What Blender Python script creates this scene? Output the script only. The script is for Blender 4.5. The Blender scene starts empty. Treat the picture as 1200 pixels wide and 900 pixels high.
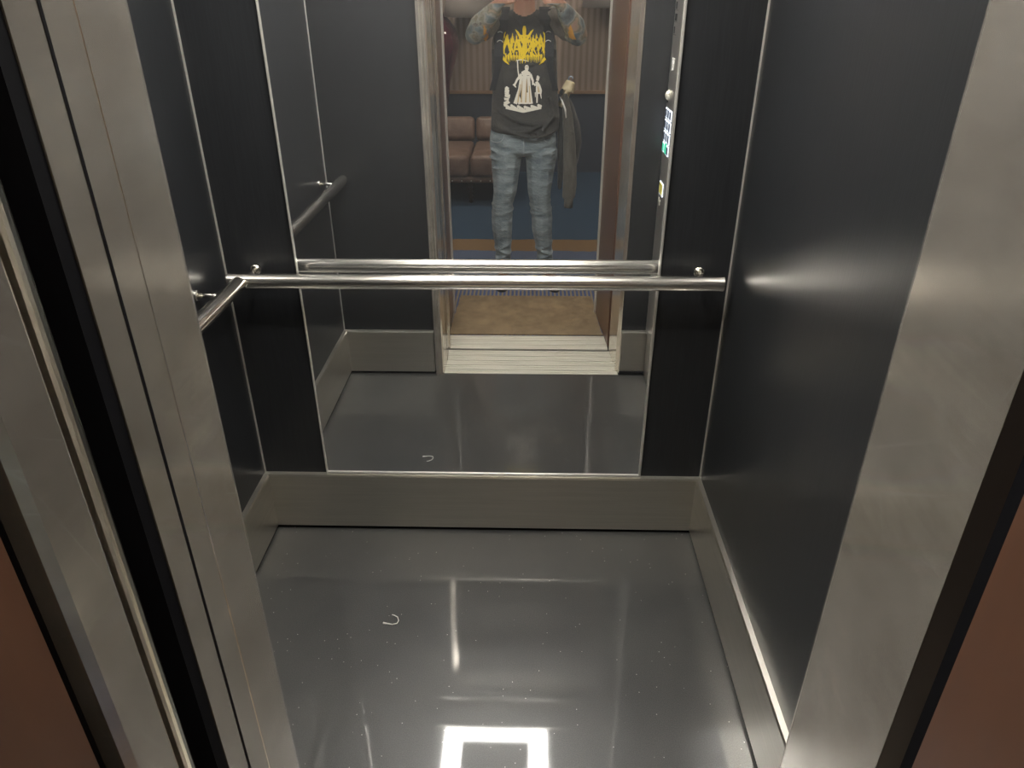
import bpy, bmesh, math, random
from mathutils import Vector, Matrix
from mathutils.bvhtree import BVHTree
random.seed(7)
C = bpy.context.scene.collection
sc = bpy.context.scene

# ------------------------------------------------------------------ materials
def new_mat(name):
    m = bpy.data.materials.new(name); m.use_nodes = True
    nt = m.node_tree; b = nt.nodes['Principled BSDF']
    return m, nt, b
def setp(b, **k):
    names = dict(col='Base Color', rough='Roughness', metal='Metallic', spec='Specular IOR Level', aniso='Anisotropic',
                 coat='Coat Weight', coatr='Coat Roughness', sheen='Sheen Weight', sss='Subsurface Weight')
    for kk, v in k.items():
        if kk == 'col': v = (*v, 1)
        b.inputs[names[kk]].default_value = v
def simple(name, col, rough=.5, metal=0., **k):
    m, nt, b = new_mat(name); setp(b, col=col, rough=rough, metal=metal, **k); return m
def coords(nt, scale=(1, 1, 1), kind='Object'):
    tc = nt.nodes.new('ShaderNodeTexCoord'); mp = nt.nodes.new('ShaderNodeMapping')
    mp.inputs['Scale'].default_value = scale
    nt.links.new(tc.outputs[kind], mp.inputs['Vector']); return mp.outputs['Vector']
def noise(nt, vec, scale=5, detail=3, rough=.5):
    n = nt.nodes.new('ShaderNodeTexNoise'); n.inputs['Scale'].default_value = scale
    n.inputs['Detail'].default_value = detail; n.inputs['Roughness'].default_value = rough
    nt.links.new(vec, n.inputs['Vector']); return n.outputs['Fac']
def ramp(nt, fac, stops, interp='LINEAR'):
    r = nt.nodes.new('ShaderNodeValToRGB'); e = r.color_ramp.elements
    r.color_ramp.interpolation = interp
    while len(e) < len(stops): e.new(.5)
    for i, (p, c) in enumerate(stops):
        e[i].position = p; e[i].color = (*c, 1) if len(c) == 3 else c
    nt.links.new(fac, r.inputs['Fac']); return r.outputs['Color']
def bump(nt, b, h, strength=.1, dist=.001, prev=None):
    n = nt.nodes.new('ShaderNodeBump'); n.inputs['Strength'].default_value = strength
    n.inputs['Distance'].default_value = dist; nt.links.new(h, n.inputs['Height'])
    if prev is not None: nt.links.new(prev, n.inputs['Normal'])
    nt.links.new(n.outputs['Normal'], b.inputs['Normal']); return n.outputs['Normal']
def mathn(nt, op, a, bb=None):
    n = nt.nodes.new('ShaderNodeMath'); n.operation = op
    for i, v in enumerate((a, bb)):
        if v is None: continue
        if isinstance(v, (int, float)): n.inputs[i].default_value = v
        else: nt.links.new(v, n.inputs[i])
    return n.outputs[0]
def mixc(nt, fac, a, bb):
    n = nt.nodes.new('ShaderNodeMix'); n.data_type = 'RGBA'
    for idx, v in ((0, fac), (6, a), (7, bb)):
        if isinstance(v, tuple): n.inputs[idx].default_value = (*v, 1)
        elif isinstance(v, (int, float)): n.inputs[idx].default_value = v
        else: nt.links.new(v, n.inputs[idx])
    return n.outputs[2]

def steel(name, col, rough, grain, smudge=.12, gs=.05):
    m, nt, b = new_mat(name); setp(b, metal=1)
    g = noise(nt, coords(nt, grain), 1, 4, .6)
    big = noise(nt, coords(nt, (1, 1, 1)), 5, 4, .6)
    lo = tuple(c * .95 for c in col); hi = tuple(min(1, c * 1.05) for c in col)
    nt.links.new(ramp(nt, g, [(.3, lo), (.7, hi)]), b.inputs['Base Color'])
    r = nt.nodes.new('ShaderNodeMapRange')
    r.inputs['From Min'].default_value = .3; r.inputs['From Max'].default_value = .7
    r.inputs['To Min'].default_value = rough - smudge * .5; r.inputs['To Max'].default_value = rough + smudge
    nt.links.new(big, r.inputs['Value']); nt.links.new(r.outputs[0], b.inputs['Roughness'])
    if gs: bump(nt, b, g, gs, .0006)
    return m
M = {}
M['steel_h'] = steel('brushed_steel_skirting', (.68, .65, .585), .33, (4, 4, 160), .03, .0)
m = steel('brushed_steel_jamb', (.78, .73, .65), .175, (5, 5, 160), .05, .0); M['steel_jamb'] = m
nt = m.node_tree; b = nt.nodes['Principled BSDF']; b.inputs['Metallic'].default_value = .84
tc = nt.nodes.new('ShaderNodeTexCoord'); base_link = b.inputs['Base Color'].links[0].from_socket
tot = None
for ang, sc_, th in ((.62, 1.0, .715), (-.85, 1.3, .73), (1.25, .8, .725)):      # hairline scratches in three directions
    mp = nt.nodes.new('ShaderNodeMapping'); mp.inputs['Rotation'].default_value = (ang, 0, 0)
    nt.links.new(tc.outputs['Object'], mp.inputs['Vector'])
    mq = nt.nodes.new('ShaderNodeMapping'); mq.inputs['Scale'].default_value = (2, 4 * sc_, 190 * sc_)
    nt.links.new(mp.outputs['Vector'], mq.inputs['Vector'])
    k_ = mathn(nt, 'GREATER_THAN', noise(nt, mq.outputs['Vector'], 1, 1, .4), th)
    tot = k_ if tot is None else mathn(nt, 'MAXIMUM', tot, k_)
wear = noise(nt, coords(nt, (3, 3, 5)), 2.2, 5, .65)
wearc = ramp(nt, wear, [(.35, (.82, .81, .80)), (.62, (1.0, 1.0, 1.0)), (.75, (1.22, 1.2, 1.16))])
mm = nt.nodes.new('ShaderNodeMix'); mm.data_type = 'RGBA'; mm.blend_type = 'MULTIPLY'; mm.inputs[0].default_value = 1
nt.links.new(base_link, mm.inputs[6]); nt.links.new(wearc, mm.inputs[7])
nt.links.new(mixc(nt, mathn(nt, 'MULTIPLY', tot, .6), mm.outputs[2], (.80, .77, .70)), b.inputs['Base Color'])
M['steel_rail'] = steel('satin_steel_rail', (.82, .79, .73), .225, (3, 300, 300), .02, .0)
M['steel_trim'] = simple('steel_trim', (.80, .78, .73), .30, .75)
M['alu'] = steel('aluminium_sill', (.88, .85, .74), .36, (8, 300, 300), .04, .0)
M['alu'].node_tree.nodes['Principled BSDF'].inputs['Metallic'].default_value = .45
M['cop'] = steel('control_panel_steel', (.74, .72, .68), .36, (700, 700, 8), .04, .0)
M['dark_gap'] = simple('black_rubber_and_gaps', (.004, .004, .0055), .8, spec=.08)  # rubber parts, and black fill for gaps that only lie in shade
M['black'] = simple('black_plastic', (.012, .012, .014), .35)
# black brushed laminate
m, nt, b = new_mat('black_brushed_panel'); M['panel'] = m
g = noise(nt, coords(nt, (260, 260, 9)), 1, 4, .6)
nt.links.new(ramp(nt, g, [(.3, (.012, .013, .0145)), (.75, (.021, .022, .0245))]), b.inputs['Base Color'])
setp(b, rough=.30, metal=.0, spec=.60)
bump(nt, b, g, .22, .0006)
# ceiling
M['ceiling'] = simple('satin_white_ceiling', (.80, .80, .79), .45)
# mirror
m, nt, b = new_mat('mirror_silver'); M['mirror'] = m
setp(b, col=(.83, .84, .85), rough=.0, metal=.978)
# car floor
m, nt, b = new_mat('dark_speckled_floor'); M['floor'] = m
v = coords(nt, (1, 1, 1))
fine = noise(nt, v, 420, 2, .6)
patch = noise(nt, v, 3.0, 5, .6)
vor = nt.nodes.new('ShaderNodeTexVoronoi'); vor.inputs['Scale'].default_value = 85
nt.links.new(v, vor.inputs['Vector'])
spk = mathn(nt, 'LESS_THAN', vor.outputs['Distance'], .11)
sel = nt.nodes.new('ShaderNodeSeparateColor'); nt.links.new(vor.outputs['Color'], sel.inputs[0])
keep = mathn(nt, 'GREATER_THAN', sel.outputs[0], .90)
spk = mathn(nt, 'MULTIPLY', spk, keep)
basec = ramp(nt, fine, [(.35, (.026, .0262, .0265)), (.7, (.060, .0602, .059))])
dust = ramp(nt, patch, [(.35, (.92, .92, .92)), (.75, (1.3, 1.28, 1.22))])
mm = nt.nodes.new('ShaderNodeMix'); mm.data_type = 'RGBA'; mm.blend_type = 'MULTIPLY'; mm.inputs[0].default_value = 1
nt.links.new(basec, mm.inputs[6]); nt.links.new(dust, mm.inputs[7])
nt.links.new(mixc(nt, spk, mm.outputs[2], (.42, .41, .38)), b.inputs['Base Color'])
setp(b, rough=.42, spec=.5, coat=.85, coatr=.04); b.inputs['Coat IOR'].default_value = 1.58
bn = bump(nt, b, fine, .10, .0006)
# lobby materials
m, nt, b = new_mat('lobby_carpet'); M['carpet'] = m
tc = nt.nodes.new('ShaderNodeTexCoord'); sp = nt.nodes.new('ShaderNodeSeparateXYZ')
nt.links.new(tc.outputs['Object'], sp.inputs[0])
yy = sp.outputs['Y']; xx = sp.outputs['X']
nz = noise(nt, coords(nt), 60, 4, .7); nb = noise(nt, coords(nt), 7, 3, .6)
yw = mathn(nt, 'ADD', yy, mathn(nt, 'MULTIPLY', mathn(nt, 'SUBTRACT', nb, .5), .08))
dark = mixc(nt, nb, (.030, .062, .115), (.045, .080, .13))
light = mixc(nt, nz, (.045, .075, .15), (.12, .145, .20))
stripe = mixc(nt, nz, (.13, .085, .045), (.22, .15, .085))
wv = mathn(nt, 'SINE', mathn(nt, 'MULTIPLY', xx, 260.))
fr = mixc(nt, mathn(nt, 'GREATER_THAN', wv, .1), (.06, .085, .18), (.20, .17, .13))
c1 = mixc(nt, mathn(nt, 'GREATER_THAN', yw, -1.33), dark, stripe)
c2 = mixc(nt, mathn(nt, 'GREATER_THAN', yw, -1.07), c1, light)
c3 = mixc(nt, mathn(nt, 'GREATER_THAN', yy, -.40), c2, fr)
nt.links.new(c3, b.inputs['Base Color']); setp(b, rough=.95, spec=.1); bump(nt, b, nz, .5, .003)
m, nt, b = new_mat('brown_mat'); M['mat'] = m
n1 = noise(nt, coords(nt), 9, 6, .75); n2 = noise(nt, coords(nt), 160, 2, .6)
nt.links.new(mixc(nt, n2, ramp(nt, n1, [(.32, (.12, .085, .055)), (.5, (.22, .16, .10)), (.7, (.36, .26, .15))]), (.17, .13, .08)), b.inputs['Base Color'])
setp(b, rough=.95, spec=.1); bump(nt, b, n2, .6, .003)
m, nt, b = new_mat('brown_painted_reveal'); M['reveal'] = m
n1 = noise(nt, coords(nt, (3, 3, .6)), 3, 4, .6)
nt.links.new(ramp(nt, n1, [(.3, (.090, .043, .027)), (.7, (.125, .060, .037))]), b.inputs['Base Color'])
setp(b, rough=.30, spec=.5); bump(nt, b, n1, .05, .002)
m, nt, b = new_mat('brown_wood_panelling'); M['wood'] = m
w = nt.nodes.new('ShaderNodeTexWave'); w.wave_type = 'BANDS'; w.bands_direction = 'X'
w.inputs['Scale'].default_value = 5.5; w.inputs['Distortion'].default_value = 1.2; w.inputs['Detail'].default_value = 3
nt.links.new(coords(nt, (1, 1, .05)), w.inputs['Vector'])
nt.links.new(ramp(nt, w.outputs['Fac'], [(.1, (.34, .28, .24)), (.8, (.46, .385, .335))]), b.inputs['Base Color'])
setp(b, rough=.5); bump(nt, b, w.outputs['Fac'], .2, .006)
M['navy'] = simple('navy_wall', (.050, .068, .105), .6)
M['rail_wood'] = simple('pale_wood_rail', (.36, .24, .16), .4)
M['lobby_plain'] = simple('lobby_plaster', (.30, .26, .22), .8)
m, nt, b = new_mat('brown_leather'); M['leather'] = m
n1 = noise(nt, coords(nt), 9, 4, .6); n2 = noise(nt, coords(nt), 120, 3, .6)
nt.links.new(ramp(nt, n1, [(.3, (.155, .108, .092)), (.7, (.25, .180, .152))]), b.inputs['Base Color'])
setp(b, rough=.36, spec=.55); bump(nt, b, n1, .5, .02); 
M['dark_wood'] = simple('dark_turned_wood', (.02, .012, .01), .2, coat=.6)
M['vase'] = simple('maroon_glaze', (.075, .006, .022), .10, coat=.8)
M['shade'] = simple('grey_lamp_shade', (.26, .25, .245), .8)
m, nt, b = new_mat('lamp_glow'); M['bulb'] = m
b.inputs['Emission Color'].default_value = (1, .66, .36, 1); b.inputs['Emission Strength'].default_value = 40
m, nt, b = new_mat('ring_light'); M['ring'] = m
setp(b, col=(.8, .8, .8)); b.inputs['Emission Color'].default_value = (1, .965, .89, 1); b.inputs['Emission Strength'].default_value = 12
m, nt, b = new_mat('fill_downlight_glow'); M['down'] = m
b.inputs['Emission Color'].default_value = (1, .84, .66, 1); b.inputs['Emission Strength'].default_value = 22
m, nt, b = new_mat('button_halo'); M['halo'] = m
b.inputs['Emission Color'].default_value = (.75, .86, 1, 1); b.inputs['Emission Strength'].default_value = .22
M['btn'] = simple('button_steel', (.28, .34, .46), .35, .8)
m, nt, b = new_mat('green_button'); M['green'] = m
setp(b, col=(.02, .3, .18)); b.inputs['Emission Color'].default_value = (.08, .85, .5, 1); b.inputs['Emission Strength'].default_value = .12
M['yellow'] = simple('yellow_key', (.75, .68, .15), .5)
M['white'] = simple('white_plastic', (.75, .74, .70), .5)
M['lint'] = simple('white_lint', (.7, .69, .64), .8)

M['bronze'] = simple('dark_bronze_edge', (.07, .062, .058), .42, .8)
# cloth and skin
m, nt, b = new_mat('tattooed_skin'); M['skin'] = m
tc = nt.nodes.new('ShaderNodeTexCoord'); sp = nt.nodes.new('ShaderNodeSeparateXYZ'); nt.links.new(tc.outputs['Object'], sp.inputs[0])
ax = mathn(nt, 'ABSOLUTE', mathn(nt, 'ADD', sp.outputs['X'], .03))
below = mathn(nt, 'LESS_THAN', sp.outputs['Z'], 1.548)
arm = mathn(nt, 'MULTIPLY', mathn(nt, 'GREATER_THAN', ax, .100), below)
n1 = noise(nt, coords(nt), 13, 3, .5); n2 = noise(nt, coords(nt), 34, 3, .6)
ink = ramp(nt, n1, [(.30, (.07, .12, .14)), (.42, (.17, .26, .29)), (.50, (.38, .41, .36)), (.57, (.20, .22, .18)), (.63, (.42, .34, .24)), (.75, (.48, .30, .25))])
ink2 = mixc(nt, mathn(nt, 'GREATER_THAN', n2, .64), ink, (.09, .10, .10))
skinc = mixc(nt, n1, (.52, .27, .18), (.60, .34, .24))
fac = mathn(nt, 'MULTIPLY', arm, .88)
nt.links.new(mixc(nt, fac, skinc, ink2), b.inputs['Base Color'])
setp(b, rough=.45, sss=.05)
def cloth(name, c0, c1, s=14, fold=.8, fine=500, stretch=(1, 1, 1)):
    m, nt, b = new_mat(name)
    n1 = noise(nt, coords(nt, stretch), s, 4, .6); n2 = noise(nt, coords(nt), fine, 2, .6)
    nt.links.new(ramp(nt, n1, [(.3, c0), (.72, c1)]), b.inputs['Base Color'])
    setp(b, rough=.88, spec=.25, sheen=.15)
    p = bump(nt, b, n1, fold, .02)
    return m
M['shirt'] = cloth('washed_black_cotton', (.032, .034, .036), (.068, .066, .060), 7, .9, 600, (1, 1, 1.6))
M['sleeve'] = cloth('lighter_grey_cotton', (.13, .122, .105), (.24, .222, .195), 9, 1., 600, (1.5, 1.5, .8))  # lighter grey than the shirt body, for sleeves and shoulders
M['jeans'] = cloth('faded_blue_denim', (.10, .135, .16), (.28, .33, .345), 11, .9, 700, (.8, .8, 2.2))
M['stitch'] = simple('pale_denim_stitch', (.30, .34, .36), .8)
M['strap'] = simple('black_webbing', (.012, .014, .018), .7)
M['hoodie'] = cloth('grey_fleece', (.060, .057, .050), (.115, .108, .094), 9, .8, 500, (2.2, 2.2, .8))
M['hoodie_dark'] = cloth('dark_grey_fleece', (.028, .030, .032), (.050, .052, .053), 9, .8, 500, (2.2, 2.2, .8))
M['shoe'] = simple('dark_red_brown_leather', (.09, .025, .018), .35)
M['sole'] = simple('black_rubber_sole', (.008, .008, .008), .7)
M['hair'] = simple('dark_brown_hair', (.03, .018, .01), .6)
M['print_y'] = simple('yellow_print', (.95, .68, .01), .7)
M['print_w'] = simple('cream_print', (.86, .82, .72), .7)
M['print_t'] = simple('tan_print', (.62, .47, .26), .7)
M['print_k'] = simple('black_print', (.02, .02, .02), .8)
M['orange_ink'] = simple('orange_tattoo', (.85, .42, .06), .5)
M['eye'] = simple('eye_white', (.7, .68, .65), .2)
M['phone'] = simple('dark_phone_glass', (.02, .02, .025), .12)
M['cream'] = simple('cream_cap', (.70, .60, .38), .45)
M['gold'] = simple('champagne_metal', (.62, .52, .34), .28, 1)
M['blue_clip'] = simple('grey_blue_clip', (.25, .31, .40), .4)

# ------------------------------------------------------------------ mesh helpers
class MB:
    def __init__(s): s.bm = bmesh.new()
    def box(s, x0, x1, y0, y1, z0, z1, bev=0):
        ret = bmesh.ops.create_cube(s.bm, size=1)
        vs = ret['verts']
        for v in vs: v.co = Vector((x0 + (v.co.x + .5) * (x1 - x0), y0 + (v.co.y + .5) * (y1 - y0), z0 + (v.co.z + .5) * (z1 - z0)))
        if bev:
            es = {e for v in vs for e in v.link_edges}
            bmesh.ops.bevel(s.bm, geom=list(es), offset=bev, segments=2, affect='EDGES', profile=.5)
        return s
    def prism(s, pts, z0, z1):
        lo = [s.bm.verts.new((x, y, z0)) for x, y in pts]; hi = [s.bm.verts.new((x, y, z1)) for x, y in pts]
        n = len(pts)
        s.bm.faces.new(lo[::-1]); s.bm.faces.new(hi)
        for i in range(n): s.bm.faces.new((lo[i], lo[(i + 1) % n], hi[(i + 1) % n], hi[i]))
        return s
    def xprism(s, pts, x0, x1):   # profile in (y,z)
        lo = [s.bm.verts.new((x0, y, z)) for y, z in pts]; hi = [s.bm.verts.new((x1, y, z)) for y, z in pts]
        n = len(pts); s.bm.faces.new(lo[::-1]); s.bm.faces.new(hi)
        for i in range(n): s.bm.faces.new((lo[i], lo[(i + 1) % n], hi[(i + 1) % n], hi[i]))
        return s
    def tube(s, pts, r, seg=16, caps=True, flat=None):
        pts = [Vector(p) for p in pts]; n = len(pts)
        rs = r if isinstance(r, (list, tuple)) else [r] * n
        rings = []; up = None
        for i, p in enumerate(pts):
            d = (pts[min(i + 1, n - 1)] - pts[max(i - 1, 0)]).normalized()
            if up is None: up = Vector((0, 0, 1)) if abs(d.z) < .9 else Vector((1, 0, 0))
            a = d.cross(up).normalized(); bb = a.cross(d).normalized(); up = bb
            fa, fb = flat if flat else (1, 1)
            rings.append([s.bm.verts.new(p + (a * math.cos(t) * fa + bb * math.sin(t) * fb) * rs[i]) for t in [2 * math.pi * k / seg for k in range(seg)]])
        for i in range(n - 1):
            for k in range(seg):
                s.bm.faces.new((rings[i][k], rings[i][(k + 1) % seg], rings[i + 1][(k + 1) % seg], rings[i + 1][k]))
        if caps: s.bm.faces.new(rings[0][::-1]); s.bm.faces.new(rings[-1])
        return s
    def lathe(s, prof, c=(0, 0, 0), seg=32):
        c = Vector(c); rings = []
        for r, z in prof:
            rings.append([s.bm.verts.new(c + Vector((r * math.cos(t), r * math.sin(t), z))) for t in [2 * math.pi * k / seg for k in range(seg)]])
        for i in range(len(prof) - 1):
            for k in range(seg):
                s.bm.faces.new((rings[i][k], rings[i][(k + 1) % seg], rings[i + 1][(k + 1) % seg], rings[i + 1][k]))
        s.bm.faces.new(rings[0][::-1]); s.bm.faces.new(rings[-1]); return s
    def blob(s, c, r, sub=2):
        rr = (r, r, r) if isinstance(r, (int, float)) else r
        ret = bmesh.ops.create_icosphere(s.bm, subdivisions=sub, radius=1)
        for v in ret['verts']: v.co = Vector((c[0] + v.co.x * rr[0], c[1] + v.co.y * rr[1], c[2] + v.co.z * rr[2]))
        return s
    def chain(s, nodes, sub=2, step=.22):      # nodes: (x,y,z, rx[,ry,rz])
        for a, bb in zip(nodes, nodes[1:]):
            A = list(a) + [a[3]] * (6 - len(a)); B = list(bb) + [bb[3]] * (6 - len(bb))
            L = (Vector(A[:3]) - Vector(B[:3])).length
            n = max(2, int(L / (min(A[3], B[3], A[5], B[5]) * step)) + 1)
            for i in range(n + 1):
                t = i / n; q = [A[k] + (B[k] - A[k]) * t for k in range(6)]
                s.blob(q[:3], q[3:], sub)
        return s
    def build(s, name, mat, parent=None, smooth=False, angle=None):
        bmesh.ops.recalc_face_normals(s.bm, faces=s.bm.faces)
        me = bpy.data.meshes.new(name); s.bm.to_mesh(me); s.bm.free()
        o = bpy.data.objects.new(name, me); C.objects.link(o)
        me.materials.append(mat)
        if smooth:
            for p in me.polygons: p.use_smooth = True
        if angle:
            for p in me.polygons: p.use_smooth = True
            me.set_sharp_from_angle(angle=math.radians(angle))
        if parent is not None:
            o.parent = parent; o.matrix_parent_inverse = Matrix.Translation(parent.location).inverted()
        return o
def tag(o, label=None, cat=None, group=None, kind=None):
    for k, v in (('label', label), ('category', cat), ('group', group), ('kind', kind)):
        if v: o[k] = v
    return o
def empty(name, loc, label, cat, group=None):
    o = bpy.data.objects.new(name, None); C.objects.link(o); o.location = loc; o.empty_display_size = .05
    return tag(o, label, cat, group)
def struct(mb, name, mat, label=None, parent=None, **k):
    o = mb.build(name, mat, parent, **k)
    if parent is None: tag(o, label, None, None, 'structure')
    return o
def remesh(o, vox, sm=3, smf=.5, clip=None):
    md = o.modifiers.new('r', 'REMESH'); md.mode = 'VOXEL'; md.voxel_size = vox; md.use_smooth_shade = True
    md = o.modifiers.new('s', 'SMOOTH'); md.iterations = sm; md.factor = smf
    bpy.context.view_layer.update()
    dg = bpy.context.evaluated_depsgraph_get()
    me = bpy.data.meshes.new_from_object(o.evaluated_get(dg)); mats = list(o.data.materials)
    o.modifiers.clear(); old = o.data; o.data = me
    if clip:
        bm = bmesh.new(); bm.from_mesh(me)
        for co, no in clip:
            bmesh.ops.bisect_plane(bm, geom=bm.verts[:] + bm.edges[:] + bm.faces[:], plane_co=co, plane_no=no, clear_outer=True)
        bm.to_mesh(me); bm.free()
    me.materials.clear()
    for m_ in mats: me.materials.append(m_)
    for p in me.polygons: p.use_smooth = True; p.material_index = 0
    return o

# ------------------------------------------------------------------ lift car shell
XL, XR, YF, YB, H = -.858, .555, .79, 1.936, 2.27
S = struct
S(MB().box(XL - .05, XR + .05, .797, YB + .05, -.05, 0), 'floor', M['floor'], 'dark speckled glossy lift floor')
S(MB().box(XL - .05, XR + .05, .70, YB + .05, H, H + .05), 'ceiling', M['ceiling'], 'pale ceiling of the lift car')
# ceiling panels joints: a slightly dropped centre tray with a shadow gap
S(MB().box(XL + .10, XR - .10, .90, 1.82, H - .02, H - .001, .003), 'ceiling', M['ceiling'], 'dropped centre tray of the lift ceiling')
S(MB().box(XL - .06, XL, .60, YB + .05, 0, H), 'wall_left', M['panel'], 'black brushed panel wall left of the handrail')
S(MB().box(XR, XR + .06, .60, YB + .05, 0, H), 'wall_right', M['panel'], 'black brushed panel wall on the right, without a rail')
S(MB().box(XL, XR, YB, YB + .05, 0, H), 'wall_back', M['panel'], 'black brushed back wall around the mirror')
S(MB().box(XL, -.441, .66, YF, 0, H), 'wall_front', M['panel'], 'black panel beside the lift doorway, with no control panel')
S(MB().box(.425, XR, .56, .775, 0, H), 'wall_front', M['panel'], 'narrow black panel between doorway and control panel')
S(MB().box(-.441, .421, .70, YF, 2.06, H), 'wall_front', M['steel_jamb'], 'steel header over the lift doorway')
# corner strips
for i, (x, y) in enumerate([(XL + .002, YB - .002), (XR - .002, YB - .002), (XL + .002, YF + .002)]):
    S(MB().box(x - .002, x + .002, y - .002, y + .002, .2, H), 'trim_%d' % (i + 1), M['steel_trim'],
      ['thin steel strip in the left back corner', 'thin steel strip in the right back corner', 'thin steel strip in the front corner seen in the mirror'][i])
# skirtings: stand proud of the wall, shadow gap below
def skirt_back(y, s, x0, x1, name, lab):
    t = .016
    pts = [(y, .014), (y - s * t, .014), (y - s * t, .214), (y - s * (t - .003), .220), (y, .222)]
    S(MB().xprism(pts, x0, x1), name, M['steel_h'], lab)
skirt_back(YB, 1, XL, XR, 'baseboard_back', 'brushed steel skirting under the mirror')
skirt_back(YF, -1, XL, -.444, 'baseboard_front', 'steel skirting in the mirror, left of the doorway')
skirt_back(.775, -1, .4265, XR, 'baseboard_front', 'short steel skirting in the mirror, right of the doorway')
def skirt_side(x, s, y0, y1, name, lab):
    t = .016
    pts = [(x, .014), (x + s * t, .014), (x + s * t, .214), (x + s * (t - .003), .220), (x, .222)]
    bm = MB(); lo = [bm.bm.verts.new((px, y0, z)) for px, z in pts]; hi = [bm.bm.verts.new((px, y1, z)) for px, z in pts]
    n = len(pts); bm.bm.faces.new(lo[::-1]); bm.bm.faces.new(hi)
    for i in range(n): bm.bm.faces.new((lo[i], lo[(i + 1) % n], hi[(i + 1) % n], hi[i]))
    S(bm, name, M['steel_h'], lab)
skirt_side(XL, 1, YF + .016, YB - .016, 'baseboard_left', 'brushed steel skirting along the left wall')
skirt_side(XR, -1, YF + .016, YB - .016, 'baseboard_right', 'brushed steel skirting along the right wall')
bm = MB()  # black strip laid in for the shade under the skirting
bm.box(XL, XR, YB - .010, YB, .001, .016).box(XL, XL + .010, YF, YB, .001, .016).box(XR - .010, XR, YF, YB, .001, .016)
bm.box(XL, -.444, YF, YF + .010, .001, .016).box(.424, XR, YF, YF + .010, .001, .016)
S(bm, 'trim_4', M['dark_gap'], 'black strip standing in for the shade between floor and skirting')

# door jambs (steel returns of the lift car)
S(MB().prism([(-.441, .66), (-.441, .800), (-.437, .818), (-.426, .818), (-.424, .808), (-.416, .808), (-.412, .816), (-.406, .814), (-.401, .800),
              (-.401, .711), (-.4002, .7105), (-.4002, .7090), (-.401, .7085), (-.401, .6115), (-.441, .6115)], 0, 2.06),
  'trim_5', M['steel_jamb'], 'scuffed steel jamb of the lift car on the left')
S(MB().prism([(.425, .56), (.425, .7765), (.4225, .7725), (.4118, .750), (.4108, .747), (.401, .535), (.44, .535), (.44, .56)], 0, 2.06),
  'trim_6', M['steel_jamb'], 'scratched steel jamb of the lift car on the right')
# door panels parked in the left pocket
S(MB().box(-.402, -.4004, .6555, .6600, 0, 2.06), 'trim_14', M['dark_gap'], 'thin black joint line down the left steel jamb')
S(MB().box(-.60, -.4025, .590, .6112, 0, 2.06), 'trim_13', M['dark_gap'], 'black rubber lip behind the left steel jamb')
d = struct(MB().box(-1.20, -.430, .566, .588, .012, 2.04), 'door_1', M['dark_gap'], 'dark edge of the lift car door inside its pocket')
d = struct(MB().box(-1.20, -.405, .542, .557, .012, 2.04, .005), 'door_2', M['steel_rail'], 'bright rounded edge of the open sliding landing door')
# landing frame
S(MB().prism([(-.60, .524), (-.403, .524), (-.401, .520), (-.403, .468), (-.412, .462), (-.60, .462)], 0, 2.06),
  'trim_7', M['steel_jamb'], 'steel landing frame left of the lift doorway')
S(MB().box(-.70, -.432, .40, .470, 0, 2.1), 'trim_8', M['dark_gap'], 'black gap behind the left landing frame')
S(MB().prism([(.4015, .5345), (.416, .512), (.44, .512), (.44, .5345)], 0, 2.06), 'trim_15', M['bronze'], 'dark bevelled metal edge of the right steel jamb')
S(MB().box(.409, .60, .470, .511, 0, 2.1), 'trim_9', M['dark_gap'], 'black rubber gap behind the right steel jamb')
S(MB().prism([(-.60, .438), (-.416, .438), (-.430, .045), (-.60, .045)], 0, 2.1), 'wall_lobby_left', M['reveal'], 'dark red-brown doorway reveal on the left')
S(MB().prism([(.60, .482), (.398, .482), (.372, .045), (.60, .045)], 0, 2.1), 'wall_lobby_right', M['reveal'], 'red-brown doorway reveal on the right')
S(MB().box(-.70, .70, .045, .70, 2.06, 2.30), 'wall_lobby_header', M['reveal'], 'red-brown header above the landing doorway')
# shaft closure
S(MB().box(-1.25, -1.20, .04, .80, 0, 2.6).box(-1.25, XL - .055, .62, .67, 0, 2.6), 'wall_shaft_left', M['dark_gap'], 'dark lift shaft wall beside the door pocket')
S(MB().box(.60, .65, .04, .62, 0, 2.6), 'wall_shaft_right', M['dark_gap'], 'dark lift shaft wall on the right')
# lobby trims
for n_, x, w_, lab in ((10, -.430, .010, 'thin pale corner strip at the lobby side of the left reveal'), (11, .366, .010, 'thin pale corner strip at the lobby side of the right reveal')):
    S(MB().box(x - .004, x + w_, .030, .045, 0, 2.1, .002), 'trim_%d' % n_, M['steel_trim'], lab)
LY, LX = -3.6, 2.4
S(MB().box(-LX, -.43, -.0, .045, 0, 2.6).box(.38, LX, .0, .045, 0, 2.6).box(-.43, .38, 0, .045, 2.1, 2.6), 'wall_lobby_front', M['lobby_plain'], 'lobby wall around the lift doorway')
S(MB().box(-LX, LX, LY - .05, LY, .74, 2.6), 'wall_lobby_back', M['wood'], 'brown panelled upper lobby wall behind the person')
S(MB().box(-LX, LX, LY - .05, LY + .01, 0, .735), 'wall_lobby_back', M['navy'], 'dark navy lower lobby wall behind the person')
S(MB().box(-LX, LX, LY, LY + .035, .735, .765, .005), 'trim_12', M['rail_wood'], 'pale horizontal dado rail across the lobby wall')
S(MB().box(-LX - .05, -LX, LY, .04, 0, 2.6), 'wall_lobby_side', M['lobby_plain'], 'lobby side wall on the left')
S(MB().box(LX, LX + .05, LY, .04, 0, 2.6), 'wall_lobby_side', M['lobby_plain'], 'lobby side wall on the right')
S(MB().box(-LX, LX, LY, .04, 2.6, 2.65), 'ceiling', M['lobby_plain'], 'lobby ceiling')
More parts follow.
